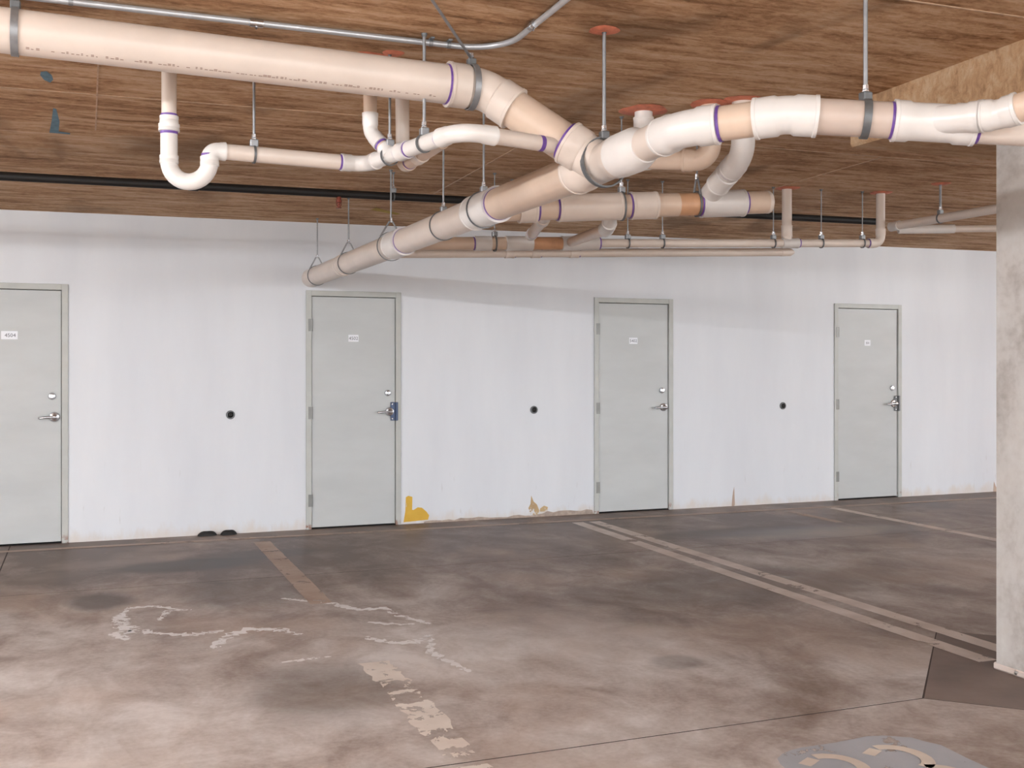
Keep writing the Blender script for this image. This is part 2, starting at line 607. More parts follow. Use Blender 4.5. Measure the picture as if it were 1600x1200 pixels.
# ------------------------------------------------------------------ back wall with door openings
DOORS = [(-1.021, -0.131), (1.846, 2.726), (4.709, 5.601), (7.606, 8.521)]
DH = 2.15
wb = MB()
xs = [-16] + [v for d in DOORS for v in d] + [20]
top = 3.35
for i in range(0, len(xs), 2):
    wb.box(xs[i], xs[i + 1], WY, WY + 0.25, 0, top)
for (a, b) in DOORS:
    wb.box(a, b, WY, WY + 0.25, DH, top)
wall = wb.build('wall_back', 'wall', None, False)
tag(wall, 'white painted garage wall with four grey steel doors', kind='structure')


def chip(poly, mat, y=WY - 0.0015):
    n = len(poly)
    vs = [(x, y, z) for x, z in poly] + [(x, WY + 0.001, z) for x, z in poly]
    fs = [tuple(range(n)), tuple(range(2 * n - 1, n - 1, -1))] + [(i, n + i, n + (i + 1) % n, (i + 1) % n) for i in range(n)]
    return mesh_obj('paint_chip', vs, fs, M[mat], wall, False)


chip([(2.752, 0.018), (2.99, 0.03), (3.0, 0.07), (2.975, 0.105), (2.93, 0.145), (2.89, 0.15), (2.85, 0.128), (2.835, 0.13),
      (2.838, 0.25), (2.80, 0.262), (2.775, 0.25), (2.77, 0.12)], 'yellow')
chip([(4.005, 0.09), (4.03, 0.02), (4.10, 0.015), (4.12, 0.06), (4.095, 0.12), (4.06, 0.15), (4.035, 0.21), (4.028, 0.13)], 'plaster')
chip([(4.125, 0.05), (4.20, 0.045), (4.21, 0.09), (4.17, 0.105), (4.13, 0.08)], 'plaster')
chip([(6.305, 0.0), (6.345, 0.0), (6.34, 0.10), (6.335, 0.20), (6.322, 0.15), (6.312, 0.08)], 'line_brown')
chip([(9.86, 0.0), (9.96, 0.0), (9.90, 0.06), (9.872, 0.12)], 'line_brown')
# lifted paint edge along the foot of the wall
pts = []
x = 2.95
while x < 4.70:
    pts.append((x, 0.012 + 0.02 * random.random() + (0.02 if x > 4.2 else 0)))
    x += 0.06
chip([(2.95, 0.0)] + [(4.70, 0.0)][::-1] + pts[::-1], 'fringe', WY - 0.003)

# ------------------------------------------------------------------ doors


def text_mesh(s, size, loc, parent, mat):
    cu = bpy.data.curves.new('t', 'FONT')
    cu.body = s
    cu.size = size
    cu.align_x = 'CENTER'
    cu.align_y = 'CENTER'
    cu.resolution_u = 3
    cu.extrude = 0.0004
    o = bpy.data.objects.new('t', cu)
    COL.objects.link(o)
    dg = bpy.context.evaluated_depsgraph_get()
    me = bpy.data.meshes.new_from_object(o.evaluated_get(dg))
    bpy.data.objects.remove(o)
    R = Matrix.Rotation(math.pi / 2, 4, 'X')
    vs = [tuple((R @ v.co) + V(loc)) for v in me.vertices]
    fs = [tuple(p.vertices) for p in me.polygons]
    return mesh_obj('door_number', vs, fs, M[mat], parent, False)


DL = ['grey steel door cut off by the left edge of the photo', 'grey steel door under the wall end of the drain pipe with dark latch guard',
      'grey steel door in the middle with plain lever and no latch guard', 'grey steel door farthest right with pale latch guard beside the column']
NUM = ['4504', '4502', '5402', '501']
for i, (x0, x1) in enumerate(DOORS):
    d = thing('door_%d' % (i + 1), (x0, WY, 0), DL[i], None, kind='structure')
    F0, F1 = WY - 0.014, WY + 0.11
    fw = 0.05
    fr = MB()
    fr.bbox(x0, x0 + fw, F0, F1, 0.0, DH, 0.003)
    fr.bbox(x1 - fw, x1, F0, F1, 0.0, DH, 0.003)
    fr.bbox(x0 + fw - 0.002, x1 - fw + 0.002, F0 + 0.0005, F1, DH - fw, DH - 0.0005, 0.003)
    fr.build('door_frame', 'frame', d, False)
    MB().box(x0 + fw - .001, x1 - fw + .001, WY + 0.055, WY + 0.09, 0.0, DH - fw).build('door_stop', 'gap', d, False)  # dark sheet behind the leaf, standing for shade in its gaps
    lx0, lx1 = x0 + fw + 0.004, x1 - fw - 0.004
    L0 = WY + 0.004
    leaf = MB().bbox(lx0, lx1, L0, L0 + 0.045, 0.014, DH - fw - 0.005, 0.002).build('door_leaf', 'door', d, False)
    # dark strip standing for the shade in the gap below the leaf
    MB().box(x0 + fw, x1 - fw, WY - 0.004, WY + 0.06, 0.0, 0.006).build('threshold', 'gap', d, False)
    for hz in (1.837, 1.048, 0.259):
        h = MB()
        h.tube((lx0 - 0.002, F0 + 0.004, hz - 0.055), (lx0 - 0.002, F0 + 0.004, hz + 0.055), 0.008, 12)
        h.bbox(lx0 - 0.034, lx0 - 0.004, F0 - 0.003, F0 + 0.002, hz - 0.055, hz + 0.055, 0.0008)
        for q in (-0.02, 0.02):
            h.band((lx0 - 0.002, F0 + 0.004, hz + q), (0, 0, 1), 0.007, 0.0088, 0.002, 14)
        h.build('hinge', 'hinge', d)
    # dead bolt
    bx = x1 - 0.124
    b = MB()
    b.sweep([((bx, L0 + .001, 1.22), 0.030), ((bx, L0 - 0.006, 1.22), 0.030), ((bx, L0 - 0.016, 1.22), 0.024), ((bx, L0 - 0.018, 1.22), 0.014), ((bx, L0 - 0.024, 1.22), 0.013)], 24)
    bo = b.build('deadbolt', 'chrome', leaf)
    MB().box(bx - 0.0015, bx + 0.0015, L0 - 0.0245, L0 - 0.02, 1.213, 1.227).build('keyway', 'gap', bo, False)
    # lever handle
    hx = x1 - 0.106
    r = MB()
    r.sweep([((hx, L0 + .001, 1.048), 0.042), ((hx, L0 - 0.008, 1.048), 0.042), ((hx, L0 - 0.016, 1.048), 0.036), ((hx, L0 - 0.020, 1.048), 0.020),
             ((hx, L0 - 0.046, 1.048), 0.017), ((hx, L0 - 0.060, 1.048), 0.019), ((hx, L0 - 0.064, 1.048), 0.012)], 28)
    ro = r.build('lever_rose', 'chrome', leaf)
    lv = MB()
    lv.sweep([((hx + 0.012, L0 - 0.052, 1.048), 0.013), ((hx - 0.02, L0 - 0.054, 1.049), 0.0115), ((hx - 0.06, L0 - 0.056, 1.047), 0.0105), ((hx - 0.10, L0 - 0.054, 1.043), 0.010),
              ((hx - 0.115, L0 - 0.044, 1.042), 0.0095), ((hx - 0.118, L0 - 0.034, 1.042), 0.008)], 16)
    lv.build('lever', 'chrome', leaf)
    if i in (1, 3):
        gx = x1 - 0.066
        gp = MB()
        gp.bbox(gx - 0.034, gx + 0.034, L0 - 0.014, L0 - 0.008, 0.965, 1.135, 0.002)
        gp.bbox(gx + 0.010, gx + 0.034, L0 - 0.030, L0 - 0.012, 0.965, 1.135, 0.003)
        go = gp.build('latch_guard', 'blue_steel' if i == 1 else 'dark_steel', leaf, False)
        for z in (0.982, 1.118):
            MB().sweep([((gx - 0.016, L0 - 0.010, z), 0.010), ((gx - 0.016, L0 - 0.017, z), 0.009), ((gx - 0.016, L0 - 0.020, z), 0.005)], 14).build('bolt_head', 'chrome', go)
    px = (x0 + x1) / 2 + (-0.005 if i else 0.0)
    pw, ph = (0.062, 0.034) if i == 0 else (0.047, 0.032)
    if i == 3:
        pw = 0.040
    pl = MB().bbox(px - pw, px + pw, L0 - 0.003, L0 + 0.001, 1.722 - ph, 1.722 + ph, 0.0008).build('number_plate', 'plate', leaf, False)
    text_mesh(NUM[i], 0.042 if i < 3 else 0.036, (px + (0.006 if i == 0 else 0), L0 - 0.0036, 1.72), pl, 'ink')

# ------------------------------------------------------------------ ceiling
Cv = [(-16, FY), (20, FY), (20, WY + 0.25), (-16, WY + 0.25)]
cl = [(x, y, ceil_z(x, y)) for x, y in Cv] + [(x, y, ceil_z(x, y) + 0.3) for x, y in Cv]
ceiling = mesh_obj('ceiling', cl, [(0, 1, 2, 3), (7, 6, 5, 4), (0, 4, 5, 1), (1, 5, 6, 2), (2, 6, 7, 3), (3, 7, 4, 0)], M['ceiling'], None, False)
tag(ceiling, 'brown board-formed concrete ceiling above the pipes', kind='structure')
# thickened slab around the column
px0, px1, py0, py1, pz = 3.78, 6.9, 1.2, 4.74, 2.635
MB().bbox(px0, px1, py0, py1, pz, 3.0, 0.012).build('drop_panel', 'panel', ceiling, False)


def on_ceiling(poly, name, mat, dz=0.002):
    mesh_obj(name, [(x, y, ceil_z(x, y) - dz) for x, y in poly], [tuple(range(len(poly)))[::-1]], M[mat], ceiling, False)


def seam(a, b, wd, name='form_seam', mat='seam'):
    a, b = Vector((*a, 0)), Vector((*b, 0))
    t = (b - a).normalized()
    n = Vector((-t.y, t.x, 0)) * wd / 2
    mb = MB()
    q = [a + n, a - n, b - n, b + n]
    vs = [(p.x, p.y, ceil_z(p.x, p.y) + 0.01) for p in q] + [(p.x, p.y, ceil_z(p.x, p.y) - 0.004) for p in q]
    mb.add(vs, [(0, 1, 2, 3), (7, 6, 5, 4), (0, 4, 5, 1), (1, 5, 6, 2), (2, 6, 7, 3), (3, 7, 4, 0)])
    mb.build(name, mat, ceiling, False)


for Y in (5.80, 3.36, 8.24):
    seam((-6, Y), (3.7 if Y < 4.8 else 9, Y), 0.008)
seam((0.055, 4.9), (0.055, 6.6), 0.008)
seam((2.495, 5.82), (2.495, 8.2), 0.008)
seam((4.9, 5.82), (4.9, 8.2), 0.008)
on_ceiling([(-0.19, 5.46), (-0.165, 5.44), (-0.145, 5.50), (-0.14, 5.58), (-0.155, 5.64), (-0.18, 5.60), (-0.195, 5.52)], 'spray_mark', 'blue_paint')
on_ceiling([(-0.155, 6.15), (-0.14, 6.16), (-0.13, 6.45), (-0.14, 6.70), (-0.08, 6.72), (-0.08, 6.76), (-0.19, 6.75), (-0.17, 6.45)], 'spray_mark', 'blue_paint')
on_ceiling([(2.24, 8.80), (2.52, 9.05), (2.50, 9.12), (2.22, 8.92)], 'crayon_mark', 'yellow_mark')


def firestop(x, y, r, mat='firestop'):
    """lumpy fire-stop caulk around a pipe at the ceiling"""
    z = ceil_z(x, y)
    n = 22
    vs, fs = [], []
    for ring, (k2, dz) in enumerate(((1.6, 0.001), (1.4, 0.005), (1.0, 0.010), (0.6, 0.011))):
        for j in range(n):
            a = 2 * math.pi * j / n
            q = r * k2 * (1 + (0.07 * math.sin(3 * a + x * 7) + random.uniform(-.05, .05) if ring < 2 else 0))
            vs.append((x + q * math.cos(a), y + q * math.sin(a), z - dz))
    for ring in range(3):
        for j in range(n):
            k3 = (j + 1) % n
            fs.append((ring * n + j, (ring + 1) * n + j, (ring + 1) * n + k3, ring * n + k3))
    fs.append(tuple(3 * n + j for j in range(n)))
    mesh_obj('firestop_seal', vs, fs, M[mat], ceiling, True)


# ------------------------------------------------------------------ column
colm = thing('concrete_column', (4.43, 3.7, 0), 'square grey concrete column at the right edge beside the double parking line', 'column', kind='structure')
MB().bbox(4.12, 4.78, 3.25, 4.085, 0.0, pz + 0.01, 0.015).build('column_shaft', 'concrete', colm, False)
MB().bbox(4.115, 4.785, 3.245, 4.09, 0.0, 0.035, 0.008).build('column_foot', 'line', colm, False)

# the rest of the garage: side walls and an open front behind the camera, with added bounce ground
for nm, a in (('wall_left', (-16.2, -16, FY, WY, 0, 3.6)), ('wall_right', (20, 20.2, FY, WY, 0, 3.6))):
    tag(MB().box(*a).build(nm, 'wall', None, False), 'white painted side wall of the garage', kind='structure')
tag(MB().box(-60, 60, -70, FY, -0.3, -0.01).build('ground_outside', 'yard', None, False), 'pale paved yard outside the open garage side', kind='structure')

# ------------------------------------------------------------------ fluorescent strip lamps (left pair placed by the trunk shadow, others added as unseen fill)


def strip_lamp(x, y, z, along_x, label, tube='tube'):
    t = thing('strip_lamp', (x, y, z), label, 'lamp', 'fluorescent strip lamps')
    hl = 0.6
    dx, dy = (hl, 0) if along_x else (0, hl)
    wx, wy = (hl + .02, 0.022) if along_x else (0.022, hl + .02)
    MB().bbox(x - wx, x + wx, y - wy, y + wy, z + 0.035, z + 0.065, 0.006).build('lamp_body', 'lampbody', t, False)
    for s in (-1, 1):
        ex, ey = x + s * (dx + (0.012 if along_x else 0)), y + s * (dy + (0 if along_x else 0.012))
        MB().bbox(ex - 0.012, ex + 0.012, ey - 0.012, ey + 0.012, z - 0.02, z + 0.032, 0.003).build('lamp_holder', 'lampbody', t, False)
        cz = ceil_z(ex, ey)
        if cz - z > 0.08:
            MB().tube((ex, ey, z + 0.06), (ex, ey, cz), 0.004, 8).build('suspension_rod', 'steel', t)
    MB().tube((x - dx, y - dy, z), (x + dx, y + dy, z), 0.019, 8).build('lamp_tube', tube, t)
    return t


for X, Y, Z, lab in ((-4.0, 2.0, 2.69, 'nearest'), (-5.0, 4.8, 2.71, 'farthest')):
    strip_lamp(X, Y, Z, False, 'lit fluorescent strip lamp hung left of the frame, %s the camera' % ('nearest' if lab == 'nearest' else 'farthest from'), 'tube_high')
for X, lab in ((-3.0, 'on the left'), (1.5, 'in the middle'), (6.5, 'on the right')):
    strip_lamp(X, -2.2, 2.88, True, 'lit fluorescent strip lamp behind the camera ' + lab)  # unseen lamps added to brighten floor and ceiling
strip_lamp(13.0, 4.5, 2.76, False, 'lit fluorescent strip lamp beyond the column on the right', 'tube_high')  # unseen lamp added to brighten the right part of the wall


# ------------------------------------------------------------------ pipe helpers
def socket_st(p, d, r, L, lip=0.012, k=1.13):
    """stations of a fitting socket starting at p and running along d"""
    p, d = V(p), V(d).normalized()
    return [(p, r * 1.005), (p + d * 0.0005, r * (k + 0.035)), (p + d * lip, r * (k + 0.035)), (p + d * (lip + 0.002), r * k), (p + d * L, r * k), (p + d * (L + 0.010), r * 1.045)]


def primer(parent, p, d, r, L=0.011):
    p, d = V(p), V(d).normalized()
    MB().sweep([(p, r * 1.002), (p, r * 1.022), (p + d * L, r * 1.022), (p + d * L, r * 1.002)], 32, False).build('primer_ring', 'primer', parent)


def elbow(parent, a, v, b, r, R=None, L=None, mat='pvc_white', prim=(), name='elbow'):
    """moulded bend at v between directions a->v and v->b; returns its two ends"""
    a, v, b = V(a), V(v), V(b)
    d1, d2 = (v - a).normalized(), (b - v).normalized()
    ang = d1.angle(d2)
    R = R or r * 1.9
    L = L or r * 1.1
    tl = R * math.tan(ang / 2)
    s, e = v - d1 * tl, v + d2 * tl
    nrm = d1.cross(d2).normalized()
    ctr = s + nrm.cross(d1) * R
    n = max(4, int(math.degrees(ang) / 7))
    arc_ = []
    for i in range(n + 1):
        q = Matrix.Rotation(ang * i / n, 3, nrm)
        arc_.append((ctr + q @ (s - ctr), r * 1.045))
    A, B = s - d1 * (L + 0.01), e + d2 * (L + 0.01)
    st = socket_st(A, d1, r, L) + arc_[1:-1] + socket_st(B, -d2, r, L)[::-1]
    o = MB().sweep(st, 32).build(name, mat, parent)
    if 0 in prim:
        primer(o, A - d1 * 0.009, d1, r)
    if 1 in prim:
        primer(o, B + d2 * 0.001, d2, r)
    return A, B


def pipe(parent, a, b, r, mat='pvc_cream', name='pipe'):
    a, b = V(a), V(b)
    d = (b - a).normalized() * 0.01
    return MB().sweep([(a - d, r), (b + d, r)], 36).build(name, mat, parent)


def coupling(parent, c, d, r, L=0.12, mat='pvc_white', prim=(), name='coupling', k=1.13):
    c, d = V(c), V(d).normalized()
    A, B = c - d * L / 2, c + d * L / 2
    st = [(A, r * 1.005), (A + d * .0005, r * (k + .03)), (A + d * 0.012, r * (k + .03)), (A + d * 0.014, r * k), (B - d * 0.014, r * k), (B - d * 0.012, r * (k + .03)), (B - d * .0005, r * (k + .03)), (B, r * 1.005)]
    o = MB().sweep(st, 36).build(name, mat, parent)
    if 0 in prim:
        primer(o, A - d * 0.009, d, r)
    if 1 in prim:
        primer(o, B + d * 0.001, d, r)
    return o


def wye(parent, c, d, r, bd, br, L0=0.12, L1=0.12, LB=0.14, mat='pvc_white', prim=(), r1=None):
    """branch fitting: body along d with a branch socket along bd"""
    c, d, bd = V(c), V(d).normalized(), V(bd).normalized()
    r1 = r1 or r
    A, B, Q = c - d * L0, c + d * L1, c + bd * LB
    m = MB()
    s0 = socket_st(A, d, r, min(L0 * 0.5, r * 1.0))
    s1 = socket_st(B, -d, r1, min(L1 * 0.5, r1 * 1.0))[::-1]
    m.sweep(s0 + s1, 36)
    sb = socket_st(Q, -bd, br, br * 0.9)[::-1]
    m.sweep([(c, br * 1.05)] + sb, 32)
    o = m.build('wye_fitting', mat, parent)
    if 0 in prim:
        primer(o, A - d * 0.009, d, r)
    if 1 in prim:
        primer(o, B + d * 0.001, d, r1)
    if 2 in prim:
        primer(o, Q + bd * 0.001, bd, br)
    return A, B, Q


def hanger(c, ax, r, label, top=None, style='ring', rod=0.006, mat='steel', group=None, brace=None):
    """pipe hanger: hoop, yoke, nut, threaded rod and ceiling plate"""
    c, ax = V(c), V(ax).normalized()
    t = thing('pipe_hanger', c, label, 'hanger', group)
    hw = 0.026 if style == 'band' else 0.010
    MB().band(c, ax, r * 1.01, r * 1.01 + (0.006 if style == 'band' else 0.005), hw).build('hoop', mat if style == 'band' else 'dark_steel', t)
    side = ax.cross(Vector((0, 0, 1))).normalized()
    ap = c + Vector((0, 0, r + (0.075 if style == 'clevis' else 0.03)))
    if style == 'clevis':
        y = MB()
        for s in (-1, 1):
            a = c + side * (s * r * 0.80) + Vector((0, 0, r * 0.68))
            y.sweep([(a, 0.006), (ap + side * (s * 0.012), 0.006)], 8)
        y.build('yoke', 'steel', t)
    else:
        MB().bbox(ap.x - 0.018, ap.x + 0.018, ap.y - 0.018, ap.y + 0.018, ap.z - 0.034, ap.z, 0.004).build('yoke', 'dark_steel' if style == 'band' else 'steel', t)
    n = MB()
    n.sweep([(ap - Vector((0, 0, 0.004)), 0.013), (ap + Vector((0, 0, 0.006)), 0.013)], 6)
    n.sweep([(ap + Vector((0, 0, 0.010)), 0.011), (ap + Vector((0, 0, 0.024)), 0.011)], 6)
    n.build('nut', 'chrome', t, False)
    if brace is not None:
        tp = V(brace)
    else:
        tp = Vector((ap.x, ap.y, ceil_z(ap.x, ap.y)))
    MB().sweep([(ap, rod), (tp, rod)], 12).build('rod', 'steel', t)
    MB().sweep([(tp + Vector((0, 0, .002)), 0.014), (tp - Vector((0, 0, 0.006)), 0.012), (tp - Vector((0, 0, 0.014)), rod * 1.2)], 12).build('ceiling_anchor', 'dark_steel', t)
    return t


# ------------------------------------------------------------------ 1. main drain, left run (large pipe across the top left)
R6 = 0.0825
ml = thing('drain_pipe', (0, 4.38, 2.69), 'large cream drain pipe crossing the top left below the ceiling conduit', 'pipe', 'plastic drain pipes')
pA, pB = V(-2.6, 4.38, 2.751), V(1.585, 4.38, 2.660)
WYE = V(2.003, 4.14, 2.325)
e0, e1 = elbow(ml, pA, pB, WYE, R6, R=0.17, L=0.085, mat='pvc_cream', prim=(0,))
mp = pipe(ml, pA, e0, R6, 'pvc_cream')
dB = (WYE - pB).normalized()
pipe(ml, e1, WYE - dB * 0.10, R6 * 0.99, 'pvc_tan')
# faint print line low on the pipe
pr_ = MB()
axd = (pB - pA).normalized()
xx = 2.40
while xx < 3.95:
    if random.random() < 0.86:
        ln = random.uniform(0.006, 0.016)
        base = pA + axd * xx
        for rr in range(random.choice((1, 2))):
            a0 = math.radians(-58 + rr * 4.0)
            q = []
            for (s, da) in ((0, 0), (ln, 0), (ln, 2.4), (0, 2.4)):
                an = a0 + math.radians(da)
                q.append(base + axd * s + Vector((0, -math.cos(an), math.sin(an))) * (R6 + 0.0004))
            pr_.add(q, [(0, 1, 2, 3)])
    xx += 0.017
po = pr_.build('printed_legend', 'print', mp, False)
po['kind'] = 'stuff'

# ------------------------------------------------------------------ 2. trunk drain to the wall
TD = V(0.02, -1, 0.0105).normalized()


def trunk(y):
    return V(1.89 + (9.8 - y) * .02, y, 2.26 + (9.8 - y) * .0105)


tk = thing('drain_pipe', trunk(7.0), 'long cream drain trunk running into the white wall above the second door', 'pipe', 'plastic drain pipes')
pipe(tk, trunk(9.82), trunk(7.55), R6, 'pvc_cream')
pipe(tk, trunk(7.55), trunk(5.35), R6, 'pvc_cream')
pipe(tk, trunk(5.35), trunk(4.2), R6, 'pvc_tan')
coupling(tk, trunk(7.02), TD, R6, 0.26, 'pvc_white', prim=(1,))
coupling(tk, trunk(5.42), TD, R6, 0.34, 'pvc_white', prim=(1,))
coupling(tk, trunk(8.55), TD, R6, 0.10, 'pvc_cream', k=1.02)
wcentre = trunk(4.10)
wye(tk, wcentre, TD, R6, (pB - wcentre), R6, 0.22, 0.20, 0.17, 'pvc_cream', prim=(2,), r1=0.075)
# ceiling stub of the fitting behind
R4 = 0.0625
E1 = V(2.022, 3.47, 2.338)
E2 = V(2.285, 3.205, 2.356)
E3 = V(2.90, 2.84, 2.29)
rr_ = thing('drain_pipe', E2, 'cream drain pipe stepping right from the branch fitting toward the column', 'pipe', 'plastic drain pipes')
a0, a1 = elbow(rr_, wcentre, E1, E2, R4 * 1.02, R=0.14, L=0.07, mat='pvc_white', prim=(1,))
b0, b1 = elbow(rr_, E1, E2, E3, R4 * 1.02, R=0.16, L=0.075, mat='pvc_white', prim=())
MB().sweep([(trunk(3.93), 0.080), (trunk(3.929), 0.0885), (trunk(3.80), 0.0885), (trunk(3.79), 0.084), (trunk(3.73), 0.070), (trunk(3.72), 0.0655)], 36).build('reducer', 'pvc_white', rr_)
pipe(rr_, trunk(3.9), a0, R4 * 1.05, 'pvc_cream')
pipe(rr_, a1, b0, R4, 'pvc_tan')
d3 = (E3 - E2).normalized()
wc3 = E2 + d3 * 0.46
pipe(rr_, b1, wc3, R4, 'pvc_dusty')
bdir = V(0.11, -0.20, 0.02).normalized()
wA, wB, wQ = wye(rr_, wc3, d3, R4, (d3 * 0.55 + V(0.0, -0.5, 0.02)), 0.047, 0.10, 0.17, 0.20, 'pvc_white', prim=(0, 1))
pipe(rr_, wB, wB + d3 * 1.6, R4, 'pvc_cream')
bd3 = (d3 * 0.55 + V(0.0, -0.5, 0.02)).normalized()
bend = wQ + bd3 * 0.045
c0, c1 = elbow(rr_, wQ, bend, bend + V(0.35, -0.75, 0.14), 0.047, R=0.12, L=0.04, mat='pvc_white', prim=(0,))
pipe(rr_, c1, c1 + V(0.35, -0.75, 0.14).normalized() * 1.2, 0.047, 'pvc_tan')

# riser behind the branch fitting, dropping into the capped drain
st_ = thing('riser_pipe', V(2.80, 5.2, 2.5), 'short white riser stub entering the ceiling just behind the branch fitting', 'pipe', 'plastic riser pipes')
sx, sy = 2.802, 5.21
pipe(st_, (sx, sy, 2.545), (sx, sy, ceil_z(sx, sy) + 0.02), 0.048, 'pvc_white')
coupling(st_, (sx, sy, ceil_z(sx, sy) - 0.10), (0, 0, 1), 0.048, 0.12, 'pvc_white')
firestop(sx, sy, 0.085)

# ------------------------------------------------------------------ 3. small trap line behind the main
R2 = 0.0345
ta = thing('trap_pipe', (0.40, 4.88, 2.3), 'thin white waste line with a U-shaped trap below the large left pipe', 'pipe', 'plastic waste lines')
T0 = V(0.337, 4.916, ceil_z(0.337, 4.916) + 0.02)
T1 = V(0.337, 4.916, 2.36)
T2 = V(0.500, 4.852, 2.36)
T3 = V(0.500, 4.852, 2.40)
pipe(ta, T0, (T1.x, T1.y, 2.52), R2 * 0.92, 'pvc_cream')
coupling(ta, (T1.x, T1.y, 2.535), (0, 0, -1), R2, 0.034, 'pvc_white', prim=(0,))
coupling(ta, (T1.x, T1.y, 2.502), (0, 0, -1), R2 * 1.05, 0.032, 'pvc_white', prim=(1,), k=1.2)
pipe(ta, (T1.x, T1.y, 2.50), (T1.x, T1.y, 2.35), R2 * 1.05, 'pvc_white')
coupling(ta, (T1.x, T1.y, 2.365), (0, 0, -1), R2, 0.035, 'pvc_white', prim=(0,), name='trap_nut')
ub = []
cU = (T1 + T2) / 2
hd = (T2 - T1) / 2
for i in range(17):
    a = math.pi * i / 16
    ub.append((cU - hd * math.cos(a) - Vector((0, 0, hd.length * 0.98 * math.sin(a))) + Vector((0, 0, -0.005)), R2 * 1.06))
MB().sweep([(T1 + Vector((0, 0, .012)), R2 * 1.06)] + ub + [(T2 + Vector((0, 0, .012)), R2 * 1.06)], 28).build('trap_bend', 'pvc_white', ta)
coupling(ta, T2 + Vector((0, 0, 0.0)), (0, 0, 1), R2, 0.034, 'pvc_white', prim=(1,), name='trap_nut')
K1 = V(1.262, 4.905, 2.400)
K2 = V(1.228, 4.60, 2.400)
K1 = V(1.20, 4.905, 2.400)
K2 = V(1.262, 4.58, 2.400)
T3 = V(0.500, 4.852, 2.405)
f0, f1 = elbow(ta, T2, T3, K1, R2, R=0.036, L=0.022, mat='pvc_white')
K3 = V(1.385, 4.085, 2.405)
K4 = V(1.93, 4.20, 2.395)
g0, g1 = elbow(ta, T3, K1, K2, R2, R=0.07, L=0.045, mat='pvc_white', prim=(0,))
h0, h1 = elbow(ta, K2, K3, K4, R2, R=0.10, L=0.05, mat='pvc_white', prim=(0,))
pipe(ta, f1, g0, R2, 'pvc_cream')
pipe(ta, g1, h0, R2, 'pvc_white')
pipe(ta, h1, K4, R2 * 0.95, 'pvc_cream')
dk = (K3 - g1).normalized()
coupling(ta, g1.lerp(h0, 0.45), dk, R2, 0.075, 'pvc_white', prim=(0, 1), name='coupling')
dk4 = (K4 - K3).normalized()
primer(ta, K3 + dk4 * 0.37, dk4, R2 * 0.95, 0.02)
# first riser into the line
r1 = thing('riser_pipe', (1.18, 4.74, 2.6), 'thin riser with offset elbow joining the trap line, left of the pair', 'pipe', 'plastic riser pipes')
q0 = V(1.180, 4.747, ceil_z(1.18, 4.747) + 0.02)
q1 = V(1.182, 4.747, 2.515)
q2 = V(1.245, 4.66, 2.41)
n0, n1 = elbow(r1, q0, q1, q2, 0.031, R=0.06, L=0.05, mat='pvc_white', prim=(1,))
pipe(r1, q0, n0, 0.030, 'pvc_tan')
pipe(r1, n1, q2, 0.030, 'pvc_tan')
coupling(r1, n1.lerp(q2, 0.75), q2 - q1, 0.031, 0.05, 'pvc_white')
firestop(1.18, 4.747, 0.05)
r2 = thing('riser_pipe', (1.355, 4.84, 2.6), 'thin riser curling under and into the trap line, right of the pair', 'pipe', 'plastic riser pipes')
q0 = V(1.353, 4.84, ceil_z(1.353, 4.84) + 0.02)
q1 = V(1.358, 4.84, 2.390)
q2 = V(1.372, 4.30, 2.402)
n0, n1 = elbow(r2, q0, q1, q2, 0.032, R=0.055, L=0.035, mat='pvc_tan', prim=(1,))
pipe(r2, q0, n0, 0.032, 'pvc_cream')
pipe(r2, n1, q2, 0.032, 'pvc_tan')
coupling(r2, n1.lerp(q2, 0.35), q2 - q1, 0.032, 0.07, 'pvc_cream')
firestop(1.353, 4.84, 0.05)

# ------------------------------------------------------------------ 4. second drain, behind and below the branch fitting
RB = 0.067
sd = thing('drain_pipe', (2.7, 5.15, 2.35), 'capped short drain pipe behind the branch fitting with an orange-tan section', 'pipe', 'plastic drain pipes')
d0, d1_ = V(1.98, 5.50, 2.310), V(3.628, 5.237, 2.405)
dd = (d1_ - d0).normalized()
Lsd = (d1_ - d0).length


def sdp(u):
    return d0 + dd * (u * Lsd)


pipe(sd, d0, sdp(0.66), RB * 0.97, 'pvc_tan')
pipe(sd, sdp(0.62), sdp(0.80), RB * 0.95, 'pvc_orange')
pipe(sd, sdp(0.80), sdp(0.985), RB * 0.95, 'pvc_tan')
MB().sweep([(sdp(0.985), RB * 0.96), (sdp(0.994), RB * 0.96), (sdp(1.0), RB * 0.86), (sdp(1.003), RB * 0.5)], 32).build('end_cap', 'pvc_cream', sd)
coupling(sd, sdp(0.15), dd, RB, 0.10, 'pvc_cream', prim=(1,))
coupling(sd, sdp(0.36), dd, RB, 0.36, 'pvc_cream', prim=(0, 1))
coupling(sd, sdp(0.545), dd, RB, 0.15, 'pvc_cream', prim=(0,))
coupling(sd, sdp(0.825), dd, RB, 0.26, 'pvc_grey', prim=(0, 1))
# outlet that drops to the low line (left)
j0, j1, j2 = sdp(0.22), V(2.44, 5.75, 2.31), V(2.86, 6.95, 2.37)
o0, o1 = elbow(sd, j0, j1, j2, 0.036, R=0.06, L=0.04, mat='pvc_cream', prim=(1,))
pipe(sd, j0, o0, 0.035, 'pvc_cream')
pipe(sd, o1, j2, 0.035, 'pvc_tan')
coupling(sd, j1.lerp(j2, 0.88), j2 - j1, 0.035, 0.14, 'pvc_grey', prim=(0,))
# outlet that drops to the low line (right)
j0, j1, j2 = V(2.72, 5.385, 2.355), V(2.79, 5.62, 2.262), V(3.19, 6.99, 2.345)
o0, o1 = elbow(sd, j0, j1, j2, 0.038, R=0.07, L=0.04, mat='pvc_white')
pipe(sd, j0, o0, 0.036, 'pvc_white')
pipe(sd, o1, j2, 0.034, 'pvc_tan')

